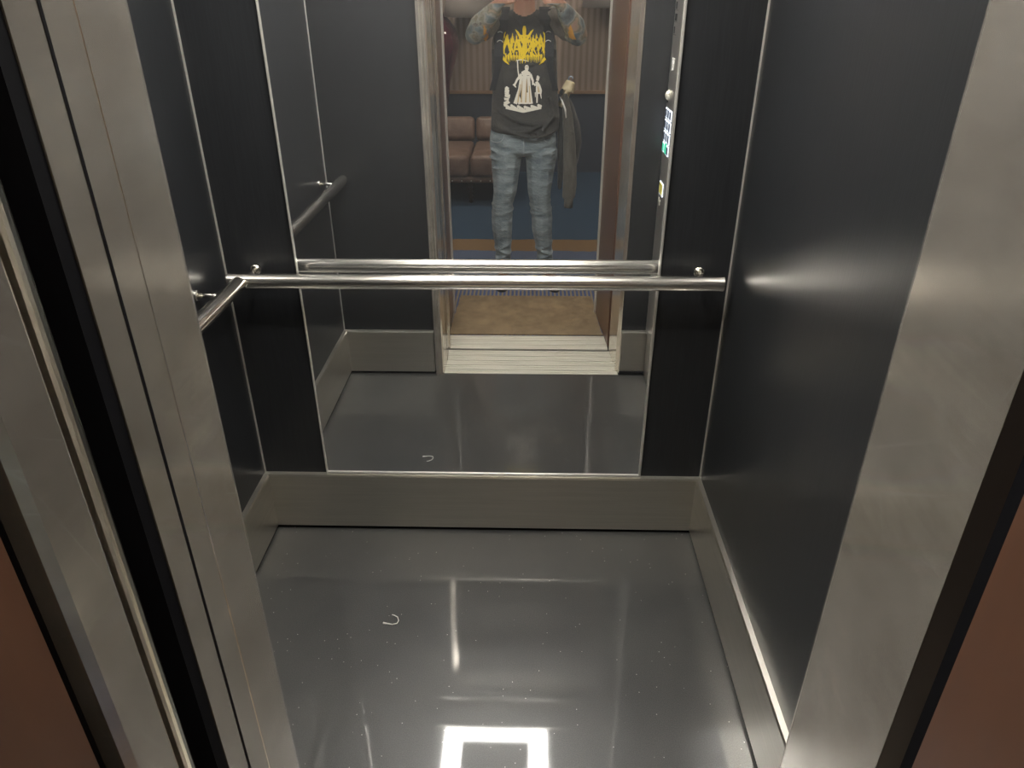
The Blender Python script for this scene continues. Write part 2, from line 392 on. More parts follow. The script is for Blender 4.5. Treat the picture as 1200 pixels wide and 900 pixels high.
S(MB().box(-LX, LX, LY, .36, -.05, 0), 'floor', M['carpet'], 'blue lobby carpet with an orange band')
S(MB().box(-.60, .60, .36, .81, -.09, -.04), 'floor', M['dark_gap'], 'dark base beneath the door sills')

# ------------------------------------------------------------------ sills, mat
def sill(name, y0, y1, x0, x1, n, label):
    r = empty(name, ((x0 + x1) / 2, (y0 + y1) / 2, -.04), label, 'door sill')
    MB().box(x0, x1, y0, y1, -.039, -.008).build('base_plate', M['dark_gap'], r)
    bm = MB(); st = (y1 - y0) / n
    for i in range(n):
        a = y0 + i * st
        wdt = st * (.80 if i % 3 else .60)
        bm.box(x0, x1, a + .0008, a + wdt, -.0065, .0012, .0016)
    bm.build('grooved_ridges', M['alu'], r)
sill('door_sill', .541, .796, -.441, .421, 15, 'grooved pale metal sill of the lift car, touching the dark floor')
sill('door_sill', .362, .527, -.425, .398, 10, 'grooved pale metal landing sill next to the brown mat')
bm = MB()
pts = []
xs0 = -.405; xs1 = .352
for i in range(24): pts.append((xs0 - .006 - .012 * (1 - i / 23) + random.uniform(-.003, .004), .355 - .55 * i / 23))
for i in range(24): pts.append((xs1 + .010 + .022 * i / 23 + random.uniform(-.005, .004), -.195 + .55 * i / 23))
bm.prism(pts, .0008, .007)
tag(bm.build('doormat', M['mat']), 'worn brown mat lying between the metal sill and the blue carpet', 'mat')

# ------------------------------------------------------------------ mirror
r = empty('wall_mirror', (-.147, 1.935, .222), 'large mirror with slim steel edges on the black back wall', 'mirror')
MB().box(-.650, .357, 1.930, 1.9355, .231, 2.02).build('mirror_glass', M['mirror'], r)
f = MB()
f.box(-.653, .360, 1.926, 1.9355, .2225, .2315, .0015).box(-.653, .360, 1.926, 1.9355, 2.019, 2.028, .0015)
f.box(-.6540, -.6490, 1.925, 1.9355, .2225, 2.028, .0018).box(.3545, .3620, 1.925, 1.9355, .2225, 2.028, .0025)
f.build('frame', M['steel_trim'], r)

# ------------------------------------------------------------------ handrails
def handrail(name, a, b_, mounts, wall_dir, label):
    a = Vector(a); b_ = Vector(b_)
    r = empty(name, tuple((a + b_) / 2), label, 'handrail', 'steel handrails of the lift')
    d = (b_ - a).normalized(); R = .0205
    MB().tube([a, a + d * .002, b_ - d * .002, b_], [R - .002, R, R, R - .002], 40).build('rail_tube', M['steel_rail'], r, angle=40)
    for mp in mounts:
        p = a + d * mp
        wd = Vector(wall_dir)
        wall = p + wd * (.0705)
        up = Vector((0, 0, .010))
        arm = MB().tube([p + Vector((0, 0, .004)), p + wd * .03 + up * .8, wall + up * .8], .0065, 16).build('bracket_arm', M['steel_rail'], r, smooth=True)
        MB().tube([wall + up * .8 - wd * .006, wall + up * .8 - wd * .004, wall + up * .8], [.0125, .0145, .0145], 28).build('flange', M['steel_rail'], arm, angle=40)
    return r
handrail('handrail', (-.824, 1.865, .905), (.522, 1.865, .905), (.054, 1.292), (0, 1, 0), 'long round steel handrail crossing in front of the mirror')
handrail('handrail', (-.787, .790, .905), (-.787, 1.842, .905), (.105, .945), (-1, 0, 0), 'short round steel handrail on the left wall, meeting the long one')

# ------------------------------------------------------------------ ceiling ring light
r = empty('ceiling_light', (-.175, 1.355, H - .022), 'square ring ceiling light mirrored in the glossy floor', 'ceiling light')
x0, x1, y0, y1, t = -.470, .122, 1.045, 1.665, .080
z0, z1 = H - .032, H - .020
MB().box(x0, x1, y0, y0 + t, z0, z1).box(x0, x1, y1 - t, y1, z0, z1).box(x0, x0 + t + .02, y0 + t, y1 - t, z0, z1).box(x1 - t - .02, x1, y0 + t, y1 - t, z0, z1).build('diffuser', M['ring'], r)
MB().box(x0 + t + .022, x1 - t - .022, y0 + t + .002, y1 - t - .002, z0 - .002, z1).build('centre_plate', M['ceiling'], r)

m, nt, b = new_mat('fill_spot_glow')
b.inputs['Emission Color'].default_value = (1, .965, .89, 1); b.inputs['Emission Strength'].default_value = 62  # fill spots added out of view to brighten the lift car
for x, lab in ((-.66, 'added unseen fill spot in the lift nearest the left wall, by the mirror'), (-.33, 'added unseen fill spot in the lift second from the left wall'),
               (.03, 'added unseen fill spot in the lift second from the right wall'), (.36, 'added unseen fill spot in the lift nearest the right wall, by the mirror')):
    r = empty('fill_spotlight', (x, 1.745, H - .02), lab, 'ceiling light', 'added fill spots in the lift ceiling')
    MB().lathe([(.046, -.026), (.056, -.024), (.056, -.0205), (.046, -.0205)], (x, 1.745, H), 32).build('bezel', M['steel_trim'], r)
    MB().lathe([(.044, -.025), (.044, -.0206)], (x, 1.745, H), 32).build('lens', m, r)

# ------------------------------------------------------------------ control panel on right wall (seen edge-on in the mirror)
r = empty('control_panel', (.555, .90, .24), 'tall steel control panel with lit buttons, seen at a slant in the mirror', 'control panel')
MB().box(.532, .5545, .797, .955, .224, 2.15, .002).build('face_plate', M['cop'], r)
xf = .532
def btn(y, z, mat_h, mat_b, w_=.038, h_=.036):
    o = MB()
    e = .0028
    o.box(xf - .0025, xf, y - w_ / 2, y + w_ / 2, z + h_ / 2 - e, z + h_ / 2).box(xf - .0025, xf, y - w_ / 2, y + w_ / 2, z - h_ / 2, z - h_ / 2 + e)
    o.box(xf - .0025, xf, y - w_ / 2, y - w_ / 2 + e, z - h_ / 2, z + h_ / 2).box(xf - .0025, xf, y + w_ / 2 - e, y + w_ / 2, z - h_ / 2, z + h_ / 2)
    q = o.build('button_surround', mat_h, r)
    MB().box(xf - .004, xf, y - w_ / 2 + e + .001, y + w_ / 2 - e - .001, z - h_ / 2 + e + .001, z + h_ / 2 - e - .001, .0008).build('button', mat_b, q)
for i in range(3):
    for j in range(3):
        btn(.826 + j * .046, 1.178 - i * .043, M['halo'], M['btn'])
btn(.826, 1.049, M['halo'], M['green']); btn(.872, 1.049, M['green'], M['green']); btn(.918, 1.049, M['halo'], M['btn'])
btn(.862, .890, M['halo'], M['yellow'], .075, .050)
MB().box(xf - .003, xf, .825, .835, .83, .85, .001).box(xf - .003, xf, .845, .855, .82, .84, .001).build('key_switch', M['alu'], r)
MB().box(xf - .003, xf, .850, .882, 1.335, 1.378, .001).build('indicator', M['white'], r)
MB().lathe([(.001, -.001), (.011, 0), (.012, .004), (.009, .012), (.003, .016)], (0, 0, 0), 20).build('k', M['alu'], r).name = 'emergency_knob'
k = [o for o in r.children if o.name.startswith('emergency_knob')][0]
k.matrix_parent_inverse = Matrix(); k.location = Vector((xf - .555, .845 - .90, 1.245 - .24)); k.rotation_euler = (0, -math.pi / 2, 0); k.scale = (1.6, 1, 1)
MB().box(xf - .004, xf, .80, .83, 1.215, 1.255, .002).build('camera_window', M['black'], r)
bm = MB()
for zc, n in ((1.552, 4), (1.513, 6), (1.470, 3)):
    for i in range(n):
        bm.box(xf - .0006, xf, .812 + .008 * i, .817 + .008 * i, zc - .012, zc + .012)
    bm.box(xf - .0006, xf, .806, .864, zc - .016, zc - .0145)
bm.build('engraved_notice', M['black'], r)

# ------------------------------------------------------------------ lint on the floor
tag(MB().tube([(-.412, 1.505, .003), (-.400, 1.503, .003), (-.385, 1.500, .003), (-.372, 1.504, .003), (-.369, 1.515, .003), (-.374, 1.528, .003), (-.385, 1.535, .003), (-.392, 1.537, .003)],
              [.0028, .0018, .0014, .0014, .0012, .0012, .0013, .0010], 8).build('thread', M['lint'], smooth=True),
    'small curled white thread lying on the dark lift floor', 'thread')

# ------------------------------------------------------------------ sofa
r = empty('sofa', (-1.1, -2.75, 0), 'brown leather sofa on turned legs behind the person', 'sofa')
MB().box(-2.05, -.16, -3.25, -2.33, .175, .235, .02).build('base_frame', M['leather'], r, angle=50)
for i, (a, b_) in enumerate([(-2.04, -1.48), (-1.475, -.515), (-.505, -.17)]):
    MB().box(a, b_, -3.02, -2.30, .225, .405, .035).build('seat_cushion', M['leather'], r, angle=60)
    c = MB().box(a, b_, -.07, .07, 0, .21, .04).build('back_cushion', M['leather'], r, angle=60)
    c.matrix_parent_inverse = Matrix(); c.location = Vector((1.1, -3.10 + 2.75, .385)); c.rotation_euler = (math.radians(18), 0, 0)
for x in (-1.95, -.51, -.22):
    for y in (-2.38, -3.18):
        MB().lathe([(.010, .001), (.020, .01), (.012, .03), (.024, .045), (.012, .06), (.024, .08), (.013, .095), (.026, .115), (.015, .13), (.032, .155), (.034, .178)], (x, y, 0), 20).build('leg', M['dark_wood'], r, smooth=True)
for i in range(14): MB().blob((-1.22 + i * .08, -2.33, .195), .007, 1).build('nail_head', M['steel_trim'], r)

# ------------------------------------------------------------------ vase
r = tag(MB().lathe([(.10, .001), (.115, .02), (.09, .10), (.075, .35), (.085, .60), (.12, .86), (.17, 1.02), (.215, 1.16), (.215, 1.22), (.19, 1.30), (.14, 1.37), (.085, 1.42), (.055, 1.50), (.06, 1.58), (.075, 1.62)],
         (-.87, -3.36, .0), 48).build('floor_vase', M['vase'], smooth=True), 'tall glossy maroon vase behind the sofa beside the doorway edge', 'vase')

# ------------------------------------------------------------------ lobby lamps
def pendant(x, y, z, label):
    r = empty('pendant_lamp', (x, y, z), label, 'pendant lamp', 'dome pendants in the lobby')
    MB().lathe([(.215, 0), (.225, .005), (.205, .12), (.13, .22), (.03, .26), (.026, .255), (.12, .212), (.195, .118), (.212, .004)], (x, y, z), 40).build('lamp_shade', M['shade'], r, smooth=True)
    MB().tube([(x, y, z + .25), (x, y, 2.6)], .006, 8).build('cord', M['black'], r)
    MB().blob((x, y, z + .12), .045).build('bulb', M['bulb'], r, smooth=True)
pendant(-.56, -3.36, 1.40, 'dark dome pendant lamp above the maroon vase')
pendant(.66, -3.36, 1.47, 'dark dome pendant lamp at the right edge of the lobby view')
for x, y, lab in ((-.95, -.75, 'added unseen fill downlight in the lobby ceiling, left of the doorway'), (.95, -.75, 'added unseen fill downlight in the lobby ceiling, right of the doorway'),
                  (-.95, -2.5, 'added unseen fill downlight in the lobby ceiling above the sofa'), (.95, -2.5, 'added unseen fill downlight in the lobby ceiling near the right back corner')):
    r = empty('fill_downlight', (x, y, 2.6), lab, 'ceiling light', 'added fill lights in the lobby')  # downlights added out of view to raise the lobby brightness
    MB().lathe([(.105, -.012), (.125, -.010), (.125, -.001), (.105, -.001)], (x, y, 2.6), 32).build('bezel', M['steel_trim'], r)
    MB().lathe([(.100, -.016), (.100, -.011)], (x, y, 2.6), 32).build('diffuser', M['down'], r)

# ------------------------------------------------------------------ person
body = MB()
# torso core (mostly under the shirt), neck, head
body.chain([(-.040, -.40, .86, .15, .09, .06), (-.038, -.395, 1.10, .15, .095, .06), (-.040, -.40, 1.36, .16, .10, .06), (-.040, -.405, 1.44, .12, .085, .04), (-.040, -.405, 1.49, .085, .065, .03)])
body.chain([(-.041, -.405, 1.46, .062), (-.040, -.385, 1.56, .056), (-.038, -.38, 1.62, .058)])
body.blob((-.037, -.375, 1.695), (.078, .098, .115), 3).blob((-.037, -.345, 1.625), (.060, .068, .055), 3)
body.blob((-.037, -.290, 1.590), (.028, .024, .020))                       # chin
body.chain([(-.037, -.283, 1.715, .008, .010, .008), (-.037, -.262, 1.672, .013, .015, .011)])
body.blob((-.053, -.272, 1.668), (.008, .010, .007)).blob((-.021, -.272, 1.668), (.008, .010, .007))
for sx in (-1, 1):
    body.blob((-.037 + sx * .034, -.292, 1.735), (.026, .014, .007))        # brow
    body.blob((-.037 + sx * .046, -.305, 1.672), (.020, .020, .020))        # cheek
    body.blob((-.037 + sx * .081, -.385, 1.690), (.008, .018, .030))        # ear
body.chain([(-.057, -.283, 1.636, .006), (-.037, -.277, 1.640, .007), (-.017, -.283, 1.636, .006)])
body.chain([(-.053, -.284, 1.626, .006), (-.037, -.279, 1.623, .008), (-.021, -.284, 1.626, .006)])
# arms and hands raised to the phone
arms = {-1: dict(sh=(-.195, -.41, 1.475), el=(-.292, -.245, 1.405), wr=(-.163, -.075, 1.545)),
        1: dict(sh=(.120, -.41, 1.475), el=(.232, -.245, 1.400), wr=(.138, -.075, 1.540))}
for sx, a in arms.items():
    sh, el, wr = Vector(a['sh']), Vector(a['el']), Vector(a['wr'])
    m1 = sh.lerp(el, .5) + Vector((sx * .004, 0, -.004)); m2 = el.lerp(wr, .35) + Vector((sx * .008, -.004, 0))
    body.chain([(*sh, .060), (*m1, .056), (*el, .051), (*m2, .055), (*el.lerp(wr, .75), .041), (*wr, .027, .024, .024)])
    palm = wr + Vector((-sx * .030, .028, .030))
    body.chain([(*wr, .024), (*palm, .024, .016, .034)])
    # four fingers curl over the phone's back edge, thumb under it
    ends = [(.052, .030), (.058, .012), (.056, -.006), (.046, -.022)]
    for k, (ln, dz) in enumerate(ends):
        p0 = palm + Vector((-sx * .002, .012, dz)); p1 = p0 + Vector((-sx * ln * .42, .012, .002)); p2 = p1 + Vector((-sx * ln * .36, -.004, .001)); p3 = p2 + Vector((-sx * ln * .26, -.008, 0))
        body.chain([(*p0, .0098), (*p1, .0090), (*p2, .0082), (*p3, .0072)], 2, .35)
    t0 = palm + Vector((sx * .004, -.012, -.018)); t1 = t0 + Vector((-sx * .030, -.018, -.004)); t2 = t1 + Vector((-sx * .026, -.002, .014))
    body.chain([(*t0, .013), (*t1, .0115), (*t2, .0095)], 2, .35)
# pelvis and legs (under the jeans)
body.chain([(-.042, -.40, .86, .14, .085, .07), (-.045, -.40, .83, .13, .085, .06)])
legs = {-1: [(-.137, -.40, .80, .080), (-.143, -.395, .70, .066), (-.147, -.385, .58, .055), (-.162, -.39, .50, .050), (-.168, -.405, .40, .050), (-.164, -.42, .27, .042), (-.162, -.435, .12, .036), (-.163, -.44, .07, .034)],
        1: [(.060, -.40, .80, .080), (.054, -.395, .70, .066), (.050, -.385, .58, .055), (.057, -.39, .50, .050), (.069, -.405, .40, .050), (.080, -.42, .27, .042), (.100, -.435, .12, .036), (.108, -.44, .07, .034)]}
for sx in legs: body.chain([(x, y, z, r_ * .86) for x, y, z, r_ in legs[sx]])
person = body.build('person', M['skin'])
remesh(person, .0045, 3, .5)
tag(person, 'person in black printed t-shirt and blue jeans holding up a phone, seen in the mirror', 'person')

sh = MB()
sh.chain([(-.036, -.395, .925, .198, .135, .04), (-.033, -.390, 1.00, .198, .130, .05), (-.035, -.385, 1.12, .187, .130, .06), (-.040, -.385, 1.24, .185, .132, .06), (-.042, -.39, 1.36, .180, .128, .06), (-.041, -.405, 1.435, .155, .098, .045), (-.041, -.408, 1.478, .115, .085, .028), (-.041, -.405, 1.505, .088, .076, .018)])
for sx, a in arms.items():
    s0, e0 = Vector(a['sh']), Vector(a['el'])
    sh.chain([(-.040 + sx * .09, -.41, 1.465, .066, .072, .045), (*(s0 + Vector((0, 0, .0))), .070, .068, .058), (*s0.lerp(e0, .62), .070, .066, .062)], 2, .2)
# draped folds: shallow rolls swagging across belly and hem
for k, (zc, sag, yy_, rr) in enumerate([(1.02, .045, -.256, .010), (.985, .055, -.258, .011), (.950, .045, -.258, .010), (1.26, .004, -.252, .004)]):
    pts = []
    for i in range(15):
        t = i / 14 * 2 - 1
        x = -.036 + t * .165
        pts.append((x, yy_ - .085 * abs(t) ** 2.6, zc - sag * (1 - t * t) + .03 * (1 if k % 2 else -1) * t, rr))
    sh.chain(pts, 1, .5)
sh.chain([(.10, -.282, 1.10, .008), (.118, -.300, 1.00, .010), (.06, -.262, .93, .008)], 1, .4)
hem = [((0, 0, .905), (.0, .0, -1))]
shirt = sh.build('t_shirt', M['shirt'], person)
remesh(shirt, .006, 4, .5)
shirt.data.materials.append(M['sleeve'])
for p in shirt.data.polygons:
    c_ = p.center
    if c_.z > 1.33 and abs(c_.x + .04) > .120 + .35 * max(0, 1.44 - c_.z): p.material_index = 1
# round neckline cut: open the collar
bm = bmesh.new(); bm.from_mesh(shirt.data)
kill = [v for v in bm.verts if ((v.co.x + .041) / .074) ** 2 + ((v.co.z - 1.560) / .070) ** 2 < 1 and v.co.y > -.47]
bmesh.ops.delete(bm, geom=kill, context='VERTS'); bm.to_mesh(shirt.data); bm.free()
bpy.context.view_layer.update()
bvh = BVHTree.FromObject(shirt, bpy.context.evaluated_depsgraph_get())
def onshirt(x, z, off=.0018):
    h = bvh.ray_cast(Vector((x, .2, z)), Vector((0, -1, 0)))
    if h[0] is None: return Vector((x, -.26, z))
    return h[0] + Vector((0, off, 0))
# the print is laid out on a grid of the shirt front: u across, v down (one unit = one small step of cloth)
def U(u): return -.040 + (u - 614) * .00463
def V(v_): return 1.446 - (v_ - 30) * .00408
def strokes(lst, off, gain=1.):
    bm = bmesh.new()
    for st in lst:
        pts = [Vector((U(p[0]), 0, V(p[1]))) for p in st]; ws = [p[2] * .00463 * gain for p in st]
        P_, W_ = [], []
        for i in range(len(pts) - 1):
            n = max(1, int((pts[i + 1] - pts[i]).length / .006))
            for k in range(n): P_.append(pts[i].lerp(pts[i + 1], k / n)); W_.append(ws[i] + (ws[i + 1] - ws[i]) * k / n)
        P_.append(pts[-1]); W_.append(ws[-1])
        prev = None
        for i, p in enumerate(P_):
            d_ = (P_[min(i + 1, len(P_) - 1)] - P_[max(i - 1, 0)]).normalized(); nn = Vector((-d_.z, 0, d_.x))
            m_ = 3 if W_[i] > .008 else 1
            row = [bm.verts.new(onshirt(*(p + nn * W_[i] * .5 * s_).xz, off)) for s_ in (-1, -.33, .33, 1)]
            if prev:
                for q in range(3): bm.faces.new((prev[q], prev[q + 1], row[q + 1], row[q]))
            prev = row
    o = MB(); o.bm.free(); o.bm = bm
    return o
Y_ = []
# jagged yellow lettering read left to right in the mirror, with swept side horns and a centre crest
for sgn in (-1, 1):
    c = 614
    Y_.append([(c + sgn * 21, 38, .6), (c + sgn * 25, 45, 3.4), (c + sgn * 27, 55, 4.2), (c + sgn * 26, 64, 3.6), (c + sgn * 21, 71, 2.2), (c + sgn * 17, 75, .4)])
    for q, yq in enumerate((44, 50, 56, 62, 67)):
        Y_.append([(c + sgn * (25 + .3 * q), yq, 1.6), (c + sgn * (30 - .3 * q), yq + 4, .2)])
    Y_.append([(c + sgn * 10, 35, .5), (c + sgn * 7.5, 38, 1.8), (c + sgn * 4, 44, 2.4), (c + sgn * 1, 48, 1.6)])
def T(*p): Y_.append([(a, b_, w_) for a, b_, w_ in p])
T((614, 31, 2), (614, 35, 3.6), (614, 41, 3.0), (614, 50, 3.4), (614, 60, 2.2), (613, 68, 1.6))      # crest
T((609, 42, 1.6), (619, 42, 1.6)); T((607, 47, 1.6), (621, 47, 1.6))
T((590, 62, 1.4), (593, 50, 3.0), (595, 40, .4)); T((594, 42, 1.2), (597, 52, 2.8), (599, 63, 1.0)); T((598, 64, 1.2), (600, 52, 2.6), (601, 39, .4))     # N
T((602, 64, .6), (604, 53, 2.6), (606, 42, .5)); T((605, 43, .8), (608, 54, 2.4), (609, 66, .4)); T((603, 57, 1.8), (609, 57, 1.8))                       # A
T((608, 46, .8), (610, 56, 2.4), (611, 64, 1.8)); T((611, 64, 1.8), (613, 54, 2.2), (615, 46, .5))                                                         # V
T((616, 48, 1.8), (616, 58, 2.6), (614, 66, 1.8), (608, 68, 1.8)); T((616, 60, 2), (621, 55, 2), (622, 49, 1.6), (617, 47, 1.6))
T((622, 66, .5), (624, 52, 2.8), (624, 41, .5)); T((624, 45, 1.2), (629, 50, 2.4), (624, 56, 1.8)); T((624, 56, 1.8), (629, 66, .6))                       # R
T((629, 66, .6), (631, 52, 2.4), (632, 40, .4)); T((632, 42, .8), (635, 54, 2.4), (637, 64, .5)); T((635, 62, .5), (637, 50, 2.2), (637, 41, .4))          # M
for q in range(16):
    u = 590 + q * 3.1; T((u, 60 + (q * 7) % 5, 1.6), (u + .5, 69 + (q * 5) % 6 - 3 * abs(q - 8) / 8, .2))
    T((u, 50, 1.6), (u - .4, 40 + (q * 3) % 5, .2))
rr_ = random.Random(3)
for q in range(46):                                  # ragged spurs all over the lettering
    u = rr_.uniform(588, 640); v_ = rr_.uniform(44, 66); sg = rr_.choice((-1, 1))
    T((u, v_, 1.5), (u + sg * rr_.uniform(.8, 2.2), v_ + rr_.choice((-1, 1)) * rr_.uniform(3, 6), .15))
for q in range(26):                                  # dripping hem of the lettering
    u = 594 + q * 1.6; T((u, 64, 1.2), (u + rr_.uniform(-.8, .8), 69 + rr_.uniform(0, 5), .15))
pr = strokes(Y_, .0026, 1.18).build('yellow_lettering', M['print_y'], shirt)
pr['label'] = 'jagged yellow lettering on the chest'
W2 = []
def T2(*p): W2.append(list(p))
# skull-headed robed figure with scythe, rising column, small figure, rubble
T2((606.5, 70, 1.3), (607, 80, 1.3), (608.5, 92, 1.3)); T2((605, 70, .6), (612, 69, 1.4), (619, 71, .4))
T2((617, 75, 2), (617, 77, 4.6), (617, 80, 4.2), (617, 82, 2.4))
T2((611, 85, 3), (616, 84, 6), (621, 86, 3)); T2((611, 86, 3.0), (606, 93, 2.4), (603, 100, 1.8)); T2((602, 98, 2.6), (605, 102, 1)); T2((621, 86, 3), (624, 94, 2.4), (624, 99, 1.6))
T2((611, 88, 3.0), (609, 104, 3.2), (604, 122, 4.5)); T2((615, 86, 5), (614, 104, 5), (613, 122, 6)); T2((619, 88, 3.4), (620, 104, 3.6), (622, 122, 4.6))
T2((607, 112, 3), (610, 122, 5)); T2((617, 108, 3), (618, 122, 4))
T2((594, 101, 1), (594.5, 103, 5), (594, 105, 4)); T2((592, 106, 4), (597, 107, 3)); T2((594, 108, 5.5), (595, 111, 4)); T2((592, 112, 3), (598, 113, 4)); T2((594, 115, 6), (594, 118, 5)); T2((593, 119, 6), (595, 123, 7))
T2((629, 88, 1.5), (630, 90, 3.6), (629, 94, 3)); T2((628, 95, 3), (630, 100, 5), (631, 106, 7), (631, 110, 6)); T2((627, 100, 2), (625, 97, 1.4)); T2((629, 110, 2), (629, 121, 1.6)); T2((633, 110, 1.6), (634, 116, .5)); T2((627, 108, 1.4), (627, 114, .5))
for q in range(22):
    u = 592 + q * 1.95; vv = 124 + (q * 5) % 4 + 2.2 * (1 - abs(q - 11) / 11)
    T2((u - 1.2, vv - 1.5, 1.5), (u, vv, 3.6), (u + 1.4, vv + 1, 2.2))
T2((593, 127, 3), (613, 131, 3.4), (634, 127, 3))
pr = strokes(W2, .0026).build('white_figures', M['print_w'], shirt)
pr['label'] = 'cream robed figures and rubble printed on the belly'
W3 = [[(610, 98, 1), (607, 120, 1.6)], [(612, 94, .8), (611, 120, 1.6)], [(617, 92, .8), (616, 120, 1.8)], [(620, 100, .8), (621, 120, 1.4)], [(630, 101, 1), (631, 108, 2)], [(616, 77, .9), (616.2, 78, .9)], [(618, 77, .9), (618.2, 78, .9)]]
strokes(W3, .0034).build('tan_shading', M['print_t'], shirt)

# jeans
jn = MB()
jn.chain([(-.045, -.405, .955, .180, .112, .02), (-.045, -.405, .92, .190, .118, .03), (-.046, -.405, .85, .198, .122, .04), (-.046, -.405, .815, .192, .118, .04)])
for sx in legs:
    L = legs[sx]
    jn.chain([(L[0][0] - .0, L[0][1], L[0][2], .095, .108, .05), (L[1][0], L[1][1], L[1][2], .083, .092, .05), (L[2][0], L[2][1], L[2][2], .070, .078, .05),
              (L[3][0], L[3][1], .52, .062, .070, .04), (L[4][0], L[4][1], .42, .065, .072, .04), (L[4][0], L[4][1], .36, .063, .070, .04), (L[5][0], L[5][1], L[5][2], .054, .058, .04), ((L[5][0] + L[6][0]) / 2, -.43, .19, .047, .052, .03), (L[6][0], L[6][1], .12, .046, .052, .02)])
    # knee and ankle creases
    for zc, w_, tilt in ((.515, .060, .012), (.490, .062, -.014), (.468, .062, .010), (.255, .050, .02), (.225, .048, -.018), (.195, .046, .015), (.16, .046, -.01)):
        for q0, q1 in zip(L, L[1:]):
            if q1[2] <= zc <= q0[2]: cx = q0[0] + (q1[0] - q0[0]) * (q0[2] - zc) / (q0[2] - q1[2])
        pts = []
        for i in range(13):
            an = math.pi * (i / 12)
            pts.append((cx + math.cos(an) * w_, L[4][1] + math.sin(an) * (w_ + .010) - (.02 if zc < .3 else 0), zc + tilt * math.cos(an) - .012 * math.sin(an), .0066))
        jn.chain(pts, 1, .5)
    for zc, x0_, x1_, dz in ((.80, .02, .085, .02), (.765, .03, .09, .012), (.73, -.02, .07, -.01), (.62, -.03, .05, .012), (.585, -.04, .045, -.012)):
        cx = L[1][0]
        pts = [(cx + sx * (x0_ + (x1_ - x0_) * t), -.405 + .100 * math.sqrt(max(.02, 1 - ((x0_ + (x1_ - x0_) * t) / .10) ** 2)) - (0.012 if zc < .65 else 0), zc + dz * t, .006) for t in (0, .25, .5, .75, 1)]
        jn.chain(pts, 1, .5)
jeans = jn.build('jeans', M['jeans'], person)
remesh(jeans, .006, 3, .5, clip=[((0, 0, .095), (0, 0, -1))])
bpy.context.view_layer.update()
bvj = BVHTree.FromObject(jeans, bpy.context.evaluated_depsgraph_get())
def onj(x, z):
    h = bvj.ray_cast(Vector((x, .2, z)), Vector((0, -1, 0)))
    return (h[0] + Vector((0, .001, 0))) if h[0] else Vector((x, -.29, z))
st = MB().tube([onj(-.040, z) for z in (.90, .88, .86, .84, .82, .80)], .0022, 6).build('fly_stitching', M['stitch'], jeans)
for sx in (-1, 1):
    MB().tube([onj(-.043 + sx * x, z) for x, z in ((.105, .905), (.110, .885), (.125, .868), (.145, .860), (.165, .860), (.180, .866))], .0026, 6).build('pocket_stitching', M['stitch'], jeans)
# shoes
for sx, (x, y) in ((-1, (-.163, -.435)), (1, (.112, -.435))):
    s_ = MB(); dx = -.006 if sx < 0 else .042
    s_.chain([(x - dx * .3, y - .045, .055, .036, .036, .045), (x, y, .062, .036, .036, .05), (x + dx * .5, y + .07, .045, .040, .04, .032), (x + dx, y + .125, .036, .040, .035, .024)])
    o = s_.build('shoe', M['shoe'], person); remesh(o, .005, 3, .5, clip=[((0, 0, .018), (0, 0, -1))])
    pts = []
    for i in range(24):
        an = 2 * math.pi * i / 24; cy = math.sin(an)
        pts.append((x + dx * (.45 + .6 * cy) + math.cos(an) * (.043 + .003 * cy), y + .045 + cy * .128))
    MB().prism(pts, .0008, .022).build('sole', M['sole'], o)
# hair and eyes
h = MB(); h.blob((-.037, -.395, 1.722), (.083, .100, .100), 3)
o = h.build('hair', M['hair'], person, smooth=True)
bm = bmesh.new(); bm.from_mesh(o.data)
bmesh.ops.delete(bm, geom=[v for v in bm.verts if v.co.z < 1.70 and v.co.y > -.40 or v.co.z < 1.655 or (v.co.y > -.315 and v.co.z < 1.765)], context='VERTS'); bm.to_mesh(o.data); bm.free()
for sx in (-1, 1):
    ey = MB().blob((-.037 + sx * .032, -.294, 1.713), (.014, .009, .007), 3).build('eye', M['eye'], person, smooth=True)
    MB().blob((-.037 + sx * .032, -.2865, 1.713), (.0055, .003, .0055), 3).build('iris', M['hair'], ey, smooth=True)
    MB().chain([(-.037 + sx * .052, -.286, 1.738, .004), (-.037 + sx * .035, -.277, 1.744, .005), (-.037 + sx * .018, -.278, 1.740, .004)]).build('eyebrow', M['hair'], person, smooth=True)
